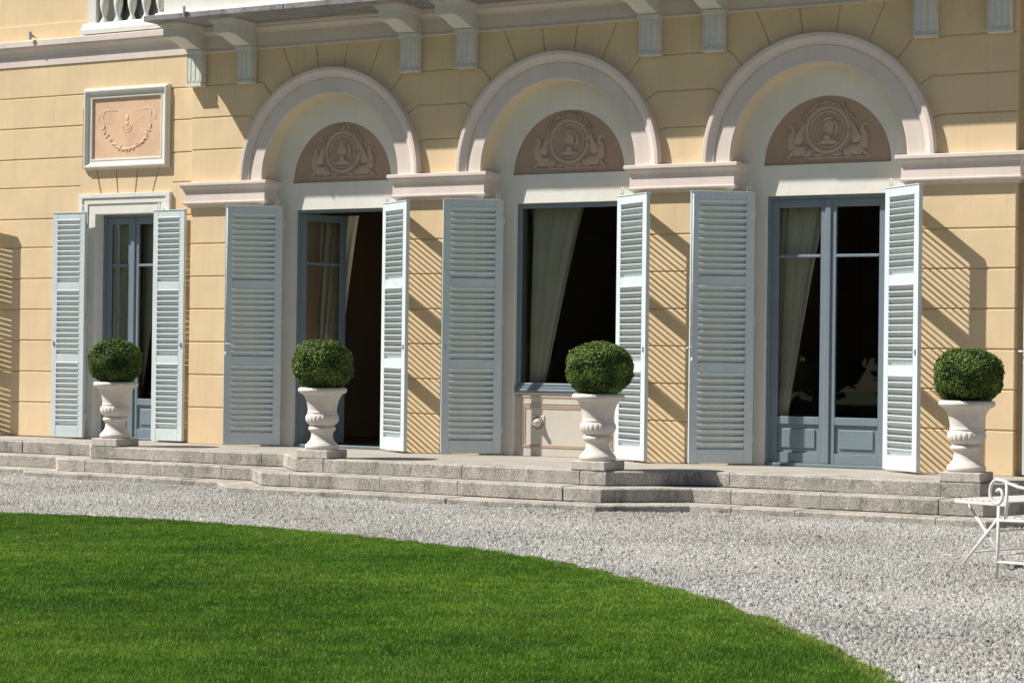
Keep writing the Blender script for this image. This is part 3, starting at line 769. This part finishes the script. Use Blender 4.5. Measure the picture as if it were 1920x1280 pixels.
# upper floor, seen only at the top left: set-back wall, white pilaster, balustrade, dark window behind it
q = MB(); q.box(-12, -6.53, 0.22, 0.5, 4.80, 6.4); q.box(-12, -6.53, 0.19, 0.22, 4.80, 4.985, 0.004); q.build('upper_wall', 'yellow', villa)
q = MB(); q.box(-5.0, 5.0, 0.62, 0.7, 4.8, 6.2); q.build('upper_wall', 'yellow', villa)
ub = empty('balustrade', (-5.7, 0.1, 4.8), villa)
def ubp(mb, name, mat='white_trim'):
    o = mb.build(name, mat, ub); o.location = (5.7, -0.1, -4.8); return o
ubp(MB().box(-6.53, -6.40, 0.12, 0.45, 4.90, 6.2, 0.004), 'pier')
q = MB(); q.prism([(0.055, 4.790), (0.055, 4.84), (0.08, 4.90), (0.11, 4.925), (0.30, 4.925), (0.30, 4.790)][::-1], -6.58, -5.02, 'x'); ubp(q, 'plinth')
prof_b = [(0.055, 0.0), (0.055, 0.02), (0.042, 0.035), (0.026, 0.07), (0.026, 0.09), (0.034, 0.12), (0.052, 0.19), (0.056, 0.24), (0.045, 0.31), (0.028, 0.38), (0.026, 0.42), (0.04, 0.44), (0.05, 0.46), (0.05, 0.49)]
bm_ = MB().lathe(prof_b, 20).mesh('baluster')
for i in range(7): link('baluster', bm_, 'white_trim', ub, (-6.33+0.215*i+5.7, 0.09, 4.925-4.8))
ubp(MB().box(-6.40, -5.02, 0.11, 0.28, 5.415, 5.50, 0.01), 'handrail')
uw = MB().box(-6.35, -5.0, 0.50, 0.56, 4.80, 6.2).build('upper_window', 'frame', villa)
MB().box(-6.30, -5.05, 0.493, 0.497, 4.82, 6.1).build('pane', 'glass', uw)
# framed terracotta relief panel
px0, px1, pz0, pz1 = -6.535, -5.245, 3.185, 4.145
pn = MB().box(px0+0.10, px1-0.10, YW-0.006, YW+.05, pz0+0.10, pz1-0.10).build('relief_panel', 'terracotta', villa)
def mitre(x0, x1, z0, z1, prof, name, mat, parent):
    q = MB(); vs = []; fs = []
    for d, y in prof: vs += [(x0+d, y, z0+d), (x1-d, y, z0+d), (x1-d, y, z1-d), (x0+d, y, z1-d)]
    for i in range(len(prof)-1):
        for j in range(4): k = (j+1) % 4; fs.append((i*4+j, i*4+k, (i+1)*4+k, (i+1)*4+j))
    q.add(vs, fs); return q.build(name, mat, parent)
mitre(px0, px1, pz0, pz1, [(0, YW+.02), (0, YW-0.034), (0.006, YW-0.038), (0.014, YW-0.038), (0.018, YW-0.050), (0.026, YW-0.062), (0.040, YW-0.062), (0.046, YW-0.054), (0.066, YW-0.030), (0.098, YW-0.024), (0.104, YW-0.030), (0.118, YW-0.030), (0.122, YW-0.024), (0.122, YW+0.01)], 'panel_frame', 'white_trim', pn)
q = MB(); pcx, pcz = (px0+px1)/2, 3.68
def PP(x, z, d=0.0): return (pcx+x, YW-0.007-d, pcz+z)
ga = [PP(0.355*math.sin(t)*(1-0.02*math.cos(t)), -0.325*math.cos(t)+0.06, 0.0) for t in np.linspace(-1.65, 1.65, 45)]
q.tube(ga, [0.004+0.012*math.cos(t)**2 for t in np.linspace(-1.4, 1.4, 45)], 8, True, 0.7)
rr = random.Random(3)
for i in range(4, 41, 2):
    c = Vector(ga[i])
    for s in range(2):
        a = rr.uniform(0, 6.28); d = Vector((math.cos(a), 0, math.sin(a))); q.tube([c-d*0.01, c+d*0.018+Vector((0, -0.014, 0)), c+d*0.045], [0.004, 0.009, 0.002], 5)
for s in (-1, 1):
    q.tube([PP(s*0.36, 0.10), PP(s*0.365, 0.16), PP(s*0.33, 0.20), PP(s*0.24, 0.195), PP(s*0.14, 0.18)], [0.004, 0.008, 0.009, 0.007, 0.003], 6)
    q.tube([PP(s*0.40, 0.17), PP(s*0.44, 0.12), PP(s*0.43, 0.06)], [0.003, 0.007, 0.003], 6)
q.tube([PP(0.075*math.cos(t), 0.01+0.075*math.sin(t)) for t in np.linspace(-3.3, 0.2, 20)], 0.009, 6)
q.tube([PP(0.05*math.cos(t), 0.015+0.05*math.sin(t)) for t in np.linspace(-3.3, 0.2, 16)], 0.007, 6)
q.sphere(PP(0, 0.10), 0.03, 10, 8, (1, 0.4, 1.3)); q.sphere(PP(0, 0.035), 0.028, 10, 8, (1, 0.4, 0.9))
q.v = [(x, YW-0.006+(y-YW+0.006)*0.42, z) for x, y, z in q.v]; q.build('relief', 'terracotta', pn)

# ---- shutters ---------------------------------------------------------------
SH = 2.65
def slat_mesh(L):
    q = MB(); a = R_(53); D, T = 0.077, 0.011
    # slat slopes down from the room side (local -y, seen here) to the other side
    c, s = math.cos(a), math.sin(a); pr = []
    for u, vv in ((-D/2, -T/2), (D/2, -T/2), (D/2+0.002, 0), (D/2, T/2), (-D/2, T/2), (-D/2-0.002, 0)):
        pr.append((u*c+vv*s, -u*s+vv*c))
    q.prism(ccw(pr), 0, L, 'x'); return q.mesh('slat')
SLATS = {}
SECT = [(0.030, 0.309), (0.346, 0.630), (0.667, 0.949)]
def shutter(hinge, wd, ang, right, joined=False, rod=False, z0=0.018, h=SH, nsl=12, st=0.085):
    """hinge: world (x, y). ang: degrees swung off the wall. The face we see is the room side."""
    T = 0.042; q = MB(); sg = 1 if right else -1
    def bx(x0, x1, y0, y1, za, zb, bev=0.003):
        a, c = sorted((sg*x0, sg*x1)); q.box(a, c, y0, y1, za, zb, bev)
    bx(0, st, 0, T, z0, z0+h); bx(wd-st, wd, 0, T, z0, z0+h)
    zs = [h]+[h*(1-f) for sct in SECT for f in sct]+[0]
    for i in range(0, len(zs), 2): bx(st, wd-st, 0.001, T-.001, z0+zs[i+1], z0+zs[i])
    bx(-0.002, wd+0.004, -0.006, T+.006, z0+h, z0+h+0.010, 0.002)          # weather strip on top
    rz = R_(-ang) if right else R_(ang)
    o = q.build('shutter', 'shutter', villa, (hinge[0], hinge[1], 0), (0, 0, rz))
    L = wd-2*st+0.012; key = round(L, 3)
    if key not in SLATS: SLATS[key] = slat_mesh(L)
    if joined: J = MB()
    for (fa, fb) in SECT:
        za, zb = z0+h*(1-fb), z0+h*(1-fa)
        for i in range(nsl):
            z = za+(zb-za)*(i+0.55)/nsl
            x = (st-0.006) if right else -(wd-st+0.006)
            if joined:
                me = SLATS[key]; J.add([(p.co.x+x, p.co.y+T/2, p.co.z+z) for p in me.vertices], [tuple(f.vertices) for f in me.polygons])
            else:
                link('slat', SLATS[key], 'shutter', o, (x, T/2, z), (R_(random.uniform(-2.2, 2.2)), R_(random.uniform(-.25, .25)), 0))
    if joined:
        j = J.build('slats', 'shutter', o); j['kind'] = 'stuff'
    # pintle hook on the wall side of the head, hinges along the stile
    hk = MB(); xx = sg*0.045
    hk.tube([(xx, T/2, z0+h+0.008), (xx, T/2, z0+h+0.075), (xx+sg*0.006, T/2+.006, z0+h+0.09), (xx+sg*0.022, T/2+.01, z0+h+0.09), (xx+sg*0.028, T/2+.012, z0+h+0.075), (xx+sg*0.028, T/2+.012, z0+h+0.008)], 0.0055, 6)
    hk.box(min(xx-.01, xx+.012), max(xx-.01, xx+.012), T/2-.01, T/2+.02, z0+h+0.028, z0+h+0.036); hk.build('hook', 'iron', o)
    for zh in (0.22, 1.35, 2.42):
        hb = MB(); a, c = sorted((-sg*0.012, sg*0.030)); hb.box(a, c, T-.001, T+0.006, z0+zh, z0+zh+0.09); hb.tube([(-sg*0.010, T-.004, z0+zh-.01), (-sg*0.010, T-.004, z0+zh+0.10)], 0.009, 8); hb.build('hinge', 'shutter', o)
    if rod:
        rd = MB(); x = sg*(wd-0.022)
        rd.tube([(x, -0.012, z0+1.02), (x, -0.012, z0+h-0.02)], 0.0075, 8)
        for zz in (1.35, 1.75, 2.2, 2.6): rd.box(x-.013, x+.013, -0.014, 0.001, z0+zz, z0+zz+0.018)
        rd.tube([(x, -0.016, z0+1.12), (x-sg*0.01, -0.022, z0+1.12), (x-sg*0.10, -0.024, z0+1.115)] if rod == 1 else [(x, -0.016, z0+1.12), (x+sg*0.01, -0.022, z0+1.12), (x+sg*0.06, -0.03, z0+1.125)], 0.009, 8)
        rd.tube([(x, -0.012, z0+0.98), (x, -0.012, z0+1.03)], 0.011, 8)
        rd.build('bolt_rod', 'shutter', o)
    else:
        kn = MB(); x = sg*(wd-0.035); kn.box(x-.006, x+.006, -0.012, 0.001, z0+1.08, z0+1.13); kn.build('latch', 'metal', o)
    return o
WD = 0.632; HX = 0.668
for i, xc in enumerate(XC):
    shutter((xc-HX-0.01, 0.05), WD, (37, 36.5, 36)[i], False, rod=(1, 0, 2)[i])
    shutter((xc+HX, 0.05), WD, (32.5, 34.5, 40)[i], True)
shutter((-WX-0.50, -0.02), 0.475, 4, False, st=0.075); shutter((-WX+0.50, 0.03), 0.475, 2, True, st=0.075)
shutter((WX-0.50, -0.02), 0.475, 4, False, joined=True, rod=2, st=0.075)
shutter((-8.77+0.50, 0.0), 0.475, 6, True, joined=True, st=0.075)

# ---- rooms behind the glass
q = MB()
q.box(-9, 9, 4.6, 4.7, 0, 3.4); q.box(-9.1, -9, 0.35, 4.7, 0, 3.4); q.box(9, 9.1, 0.35, 4.7, 0, 3.4); q.box(-9, 9, 0.26, 4.7, 3.2, 3.3)
q.build('room', 'wood', villa)
q = MB(); q.box(-9, 9, 0.345, 4.7, -0.05, 0.004); q.build('room_floor', 'roomfloor', villa)
for x in (-4.6, -1.45, 1.45, 4.6):
    MB().box(x-.06, x+.06, 0.40, 4.6, 0.004, 3.2).build('room_partition', 'room', villa)
for sx, xc in ((-1, -S), (1, -S), (-1, 0), (-1, S)):
    q = MB(); q.prism(ccw([(xc+sx*0.66, 0.345), (xc+sx*0.74, 0.85), (xc+sx*0.80, 0.85), (xc+sx*0.72, 0.345)]), 0.006, 2.75, 'z'); q.build('embrasure', 'room', villa)
# panelled doors on the back wall of the open bay
pd = MB(); 
for x in (-3.9, -3.15, -2.4):
    pd.box(x, x+0.62, 4.55, 4.598, 0.2, 1.1, 0.02); pd.box(x, x+0.62, 4.55, 4.598, 1.25, 2.5, 0.02)
pd.build('room_panelling', 'wood', villa)
# small gilt number inside the glass of the right-hand door
fc = bpy.data.curves.new('number', 'FONT'); fc.body = '36'; fc.size = 0.062; fc.extrude = 0.002; fc.align_x = 'CENTER'
fo = bpy.data.objects.new('number_tmp', fc); col.objects.link(fo)
dg = bpy.context.evaluated_depsgraph_get(); nm_ = bpy.data.meshes.new_from_object(fo.evaluated_get(dg)); bpy.data.objects.remove(fo)
nm_.materials.clear(); link('number', nm_, 'gold', d3, (2.601, 0.318, 1.03), (math.pi/2, 0, 0))

# ---- curtains hung behind the windows
def curtain(name, label, xl, xr_top, xr_bot, ztop, zbot, y, folds, flip=1, pinch=1.0):
    q = MB(); nu, nv = folds*8, 26; vs = []; fs = []
    for j in range(nv+1):
        t = j/nv; z = ztop+(zbot-ztop)*t
        xr = xr_top+(xr_bot-xr_top)*(t**0.9)
        for i in range(nu+1):
            u = i/nu; x = xl+(xr-xl)*u; a = 0.030*(1-0.35*t)
            yy = y+a*math.sin(u*folds*2*math.pi+0.6*math.sin(3*t)+flip)+0.012*math.sin(u*folds*5.1*math.pi+2*t)-0.02*u
            vs.append((x, yy, z))
    for j in range(nv):
        for i in range(nu): k = j*(nu+1)+i; fs.append((k, k+1, k+nu+2, k+nu+1))
    q.add(vs, fs, True); o = q.build(name, 'curtain')
    tag(o, label, 'curtain', 'cream curtains behind the windows'); return o
curtain('curtain', 'cream curtain swept aside behind the glass of the middle window', -0.60, 0.03, -0.50, 2.62, 0.30, 0.50, 6)
curtain('curtain', 'cream curtain swept aside behind the closed blue door under the right arch', S-0.60, S-0.10, S-0.62+0.07, 2.62, 0.10, 0.48, 6, 2)
curtain('curtain', 'cream curtain hanging in the open doorway under the left arch', -S-0.98, -S-0.27, -S-0.66, 2.62, 0.10, 0.98, 7, 0)
curtain('curtain', 'cream curtain behind the left pane of the narrow side window', -WX-0.60, -WX-0.03, -WX-0.16, 2.62, 0.1, 0.42, 6, 1)
curtain('curtain', 'cream curtain behind the right pane of the narrow side window, slanting away', -WX-0.01, -WX+0.42, -WX-0.06, 2.62, 0.1, 0.46, 5, 3)

# ================================================================== URNS AND BOXWOOD
PH = 0.085
UP = [(0.150, 0.000), (0.164, 0.006), (0.170, 0.022), (0.168, 0.040), (0.158, 0.054), (0.150, 0.058), (0.149, 0.064), (0.142, 0.070), (0.128, 0.084), (0.116, 0.104), (0.110, 0.126), (0.108, 0.150), (0.110, 0.168), (0.118, 0.178), (0.118, 0.184), (0.128, 0.188), (0.136, 0.198), (0.138, 0.210), (0.134, 0.222), (0.124, 0.230), (0.110, 0.234), (0.116, 0.240), (0.134, 0.250), (0.150, 0.266), (0.160, 0.286), (0.165, 0.308), (0.163, 0.330), (0.157, 0.345), (0.148, 0.354), (0.144, 0.358), (0.150, 0.364), (0.150, 0.372), (0.144, 0.378), (0.145, 0.400), (0.150, 0.440), (0.160, 0.480), (0.176, 0.520), (0.196, 0.550), (0.204, 0.556), (0.214, 0.558), (0.232, 0.566), (0.243, 0.580), (0.246, 0.594), (0.240, 0.608), (0.226, 0.618), (0.208, 0.620), (0.198, 0.612), (0.192, 0.590), (0.002, 0.588)]
def gad(t, z):
    if 0.238 < z < 0.352:
        f = math.sin(math.pi*(z-0.238)/0.114)**0.6; return 1+f*(0.055*abs(math.sin(t*11))**0.7-0.03)
    return 1
um = MB().lathe(UP, 176, (0, 0, PH), gad).mesh('urn_body')
uplm = MB().box(-0.185, 0.185, -0.185, 0.185, 0.0, PH, 0.008).mesh('plinth')
sm_ = MB().lathe([(0.002, 0.0), (0.192, 0.0), (0.192, 0.004)][::-1], 24).mesh('soil')
def foliage(seed, a, bz, n=19000, off=0.0):
    r = np.random.default_rng(seed)
    u = r.normal(size=(n, 3)); u /= np.linalg.norm(u, axis=1, keepdims=True)
    p = 2.25; k = (np.abs(u[:, 0])**p+np.abs(u[:, 1])**p+np.abs(u[:, 2])**p)**(-1/p)   # squarish clipped ball
    hor = (np.hypot(u[:, 0], u[:, 1])**p+np.abs(u[:, 2])**p)**(-1/p); u2 = u*hor[:, None]
    lump = np.zeros(n)
    for q_ in range(14):
        d = r.normal(size=3); d /= np.linalg.norm(d); lump += 0.55*np.sin(9*(u@d)+r.uniform(0, 6.28))
    rad = 1+0.018*lump-np.abs(r.normal(0, 0.075, n))+r.uniform(0.01, 0.05, n)*(r.uniform(size=n) < 0.05)
    c = u2*rad[:, None]*np.array([a, a, bz])
    nrm = u/np.array([a, a, bz])**1; nrm /= np.linalg.norm(nrm, axis=1, keepdims=True)
    nrm = nrm+r.normal(0, 0.75, (n, 3)); nrm /= np.linalg.norm(nrm, axis=1, keepdims=True)
    t1 = np.cross(nrm, r.normal(size=(n, 3))); t1 /= np.linalg.norm(t1, axis=1, keepdims=True); t2 = np.cross(nrm, t1)
    L = r.uniform(0.0085, 0.016, n)[:, None]; W = L*r.uniform(0.5, 0.7, (n, 1))
    V = np.empty((n, 4, 3)); V[:, 0] = c-t1*L; V[:, 1] = c+t2*W-nrm*L*0.2; V[:, 2] = c+t1*L; V[:, 3] = c-t2*W-nrm*L*0.2
    kx = np.arange(n)[:, None]*4; T = np.concatenate([kx+np.array([[0, 1, 2]]), kx+np.array([[0, 2, 3]])], 0)
    tint = np.clip(r.normal(0.45, 0.2, n)+0.11*lump+off+0.15*(rad-0.95)/0.05*0.4, 0, 1)
    return fast_mesh('foliage', V.reshape(-1, 3), T, np.repeat(tint, 4))
urns = [((-5.12+0.185, -1.3+0.185), 0.296, 0.252, 0.86, 'before the narrow side window at the left'),
        ((-1.89+0.185, -1.9+0.185), 0.306, 0.258, 1.0, 'before the open doorway under the left arch'),
        ((1.62-0.185, -1.9+0.185), 0.312, 0.256, 1.0, 'before the middle window'),
        ((4.95-0.185, -1.3+0.185), 0.300, 0.244, 1.0, 'beside the white garden chair')]
for i, ((x, y), a, bz, _, where) in enumerate(urns):
    u = tag(empty('urn', (x, y, 0.0)), 'white stone urn on a square plinth '+where, 'urn', 'stone urns along the terrace edge')
    u.rotation_euler.z = R_((0, 3, -2, 1)[i])
    link('plinth', uplm, 'plinth', u); link('urn_body', um, 'urn', u, None, (0, 0, R_(i*37))); link('soil', sm_, 'bark', u, (0, 0, PH+0.600))
    bx_ = tag(empty('boxwood', (x, y, PH+0.60)), 'round clipped boxwood in the urn '+where, 'shrub', 'boxwood balls in the urns')
    link('foliage', foliage(20+i, a, bz, off=(-0.10, 0.06, 0.10, -0.03)[i]), 'box', bx_, (0.008*(i-1.5), 0, bz*0.95))
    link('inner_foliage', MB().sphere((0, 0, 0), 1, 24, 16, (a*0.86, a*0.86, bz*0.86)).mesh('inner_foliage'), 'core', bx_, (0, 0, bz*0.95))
    st = MB()
    for s in range(5):
        an = s*1.26+i; st.tube([(0.03*math.cos(an), 0.03*math.sin(an), -0.01), (0.06*math.cos(an), 0.06*math.sin(an), 0.06), (0.10*math.cos(an), 0.10*math.sin(an), 0.16)], [0.012, 0.009, 0.006], 6)
    st.build('stem', 'bark', bx_)

# ================================================================== GARDEN FURNITURE
def frame_axes(o, u): o.rotation_euler.z = math.atan2(u[1], u[0])
ch = tag(empty('garden_chair', (6.70, -6.17, GZ)), 'white wrought-iron garden chair with a scrolled arm, on the gravel at the right edge', 'chair')
frame_axes(ch, (0.93, -0.37))
def side(y):
    q = MB(); r = 0.0105
    q.tube([(0, y, 0.0), (0.006, y, 0.25), (0.008, y, 0.475)], r, 8)
    # scroll that turns into the arm
    sp = []
    for t in np.linspace(1, 0, 36):
        a = R_(90+400*t); k = 1-0.66*t
        sp.append((-0.008+0.014*t+0.066*k*math.cos(a), y, 0.552-0.012*t+0.086*k*math.sin(a)))
    arm = [(0.04, y, 0.634), (0.09, y, 0.618), (0.16, y, 0.600), (0.24, y, 0.592), (0.34, y, 0.60), (0.46, y, 0.625)]
    q.tube(sp+arm, r, 8)
    q.tube([(0.068, y, 0.625), (0.073, y, 0.52), (0.062, y, 0.39)], 0.0095, 8)
    q.tube([(0.006, y, 0.385), (0.24, y, 0.392), (0.46, y, 0.40)], r, 8); q.tube([(0.004, y, 0.125), (0.44, y, 0.135)], 0.009, 8)
    q.tube([(0.43, y, 0.0), (0.45, y, 0.40), (0.49, y, 0.66), (0.54, y, 0.90)], r, 8)
    return q
side(0.0).build('side_frame', 'iron', ch); side(0.46).build('side_frame', 'iron', ch)
for k in range(7): MB().box(0.02+k*0.062, 0.062+k*0.062, 0.0, 0.46, 0.405, 0.411, 0.001).build('seat_slat', 'iron', ch)
for k in range(5): MB().tube([(0.45+.09*0.12, 0.06+0.085*k, 0.42), (0.485, 0.06+0.085*k, 0.64), (0.53, 0.06+0.085*k, 0.88)], 0.006, 6).build('back_bar', 'iron', ch)
MB().tube([(0.54, 0.0, 0.90), (0.55, 0.12, 0.95), (0.552, 0.23, 0.965), (0.55, 0.34, 0.95), (0.54, 0.46, 0.90)], 0.0105, 8).build('top_rail', 'iron', ch)
tb = tag(empty('folding_bench', (6.13, -5.33, GZ)), 'low white folding bench with slatted seat and crossed legs behind the garden chair', 'bench')
frame_axes(tb, (0.935, -0.36))
TL, TW, TH = 0.44, 1.15, 0.452
for k in range(9):
    x = 0.028+k*(TL-0.056)/8; MB().box(x-0.017, x+0.017, 0.0, TW, TH-0.004, TH+0.004, 0.002).build('slat', 'iron', tb)
for y in (0.012, TW/2, TW-0.012): MB().box(-0.004, TL+.004, y-0.012, y+0.012, TH-0.028, TH-0.0045, 0.003).build('rail', 'iron', tb)
for y in (0.05, TW-0.05):
    MB().tube([(0.02, y, 0.0), (0.40, y, TH-0.03)], 0.011, 8, True, 0.5).build('leg', 'iron', tb)
    MB().tube([(0.42, y+0.014, 0.0), (0.06, y+0.014, TH-0.03)], 0.011, 8, True, 0.5).build('leg', 'iron', tb)
for x, z in ((0.10, 0.10), (0.34, 0.10), (0.235, 0.245)): MB().tube([(x, 0.05, z), (x, TW-0.05, z)], 0.006, 8).build('stretcher', 'iron', tb)

# ================================================================== TREES ACROSS THE GARDEN (seen in the window panes)
def tree(loc, h, rad, seed):
    r = np.random.default_rng(seed); t = empty('tree', loc)
    tr = MB(); tr.tube([(0, 0, -0.1), (0.05, 0.02, h*0.3), (0.0, 0.1, h*0.6), (0.05, 0.0, h*0.9)], [0.28, 0.22, 0.14, 0.03], 10)
    for k in range(9):
        a = r.uniform(0, 6.28); z = h*r.uniform(0.12, 0.7); l = rad*0.75
        tr.tube([(0, 0, z), (l*0.5*math.cos(a), l*0.5*math.sin(a), z+0.5), (l*math.cos(a), l*math.sin(a), z+0.9)], [0.09, 0.06, 0.02], 6)
    tr.build('trunk', 'bark', t)
    n = 9000; u = r.normal(size=(n, 3)); u /= np.linalg.norm(u, axis=1, keepdims=True)
    lump = np.zeros(n)
    for q_ in range(10):
        d = r.normal(size=3); lump += np.sin(3.0*(u@d)+r.uniform(0, 6.28))
    rr_ = (1+0.07*lump)*r.uniform(0.35, 1, n)**0.35; c = u*rr_[:, None]*np.array([rad, rad, h*0.5])+np.array([0, 0, h*0.53])
    nm = u+r.normal(0, 0.7, (n, 3)); nm /= np.linalg.norm(nm, axis=1, keepdims=True)
    t1 = np.cross(nm, r.normal(size=(n, 3))); t1 /= np.linalg.norm(t1, axis=1, keepdims=True); t2 = np.cross(nm, t1)
    L = r.uniform(0.18, 0.42, n)[:, None]
    V = np.empty((n, 4, 3)); V[:, 0] = c-t1*L; V[:, 1] = c+t2*L*0.6; V[:, 2] = c+t1*L; V[:, 3] = c-t2*L*0.6
    kx = np.arange(n)[:, None]*4; T = np.concatenate([kx+np.array([[0, 1, 2]]), kx+np.array([[0, 2, 3]])], 0)
    link('crown', fast_mesh('crown', V.reshape(-1, 3), T, np.repeat(np.clip(r.normal(.5, .25, n), 0, 1), 4)), 'treeleaf', t)
    tag(t, 'dark leafy tree across the garden, mirrored dimly in the window panes', 'tree', 'trees across the garden'); return t
for i, (x, y, h, rad) in enumerate([(-34, -20, 8, 4.2), (-29.5, -26, 9, 4.5), (-23.5, -27, 8.5, 4.2), (-18, -30, 9, 4.4), (-12.5, -30, 8, 4.2), (-7, -33, 9, 4.5), (-1, -34, 8.5, 4.4), (5, -36, 9, 4.4), (-38, -12, 8, 4.3), (-33, -31, 9, 4.6), (-26, -36, 9, 4.8), (-20, -38, 9, 4.8), (-15, -38, 9.5, 4.8), (-9.5, -40, 9, 4.8), (-4, -41, 9, 4.8), (2, -42, 9, 4.8)]):
    tree((x, y, GZ), h, rad, 100+i)
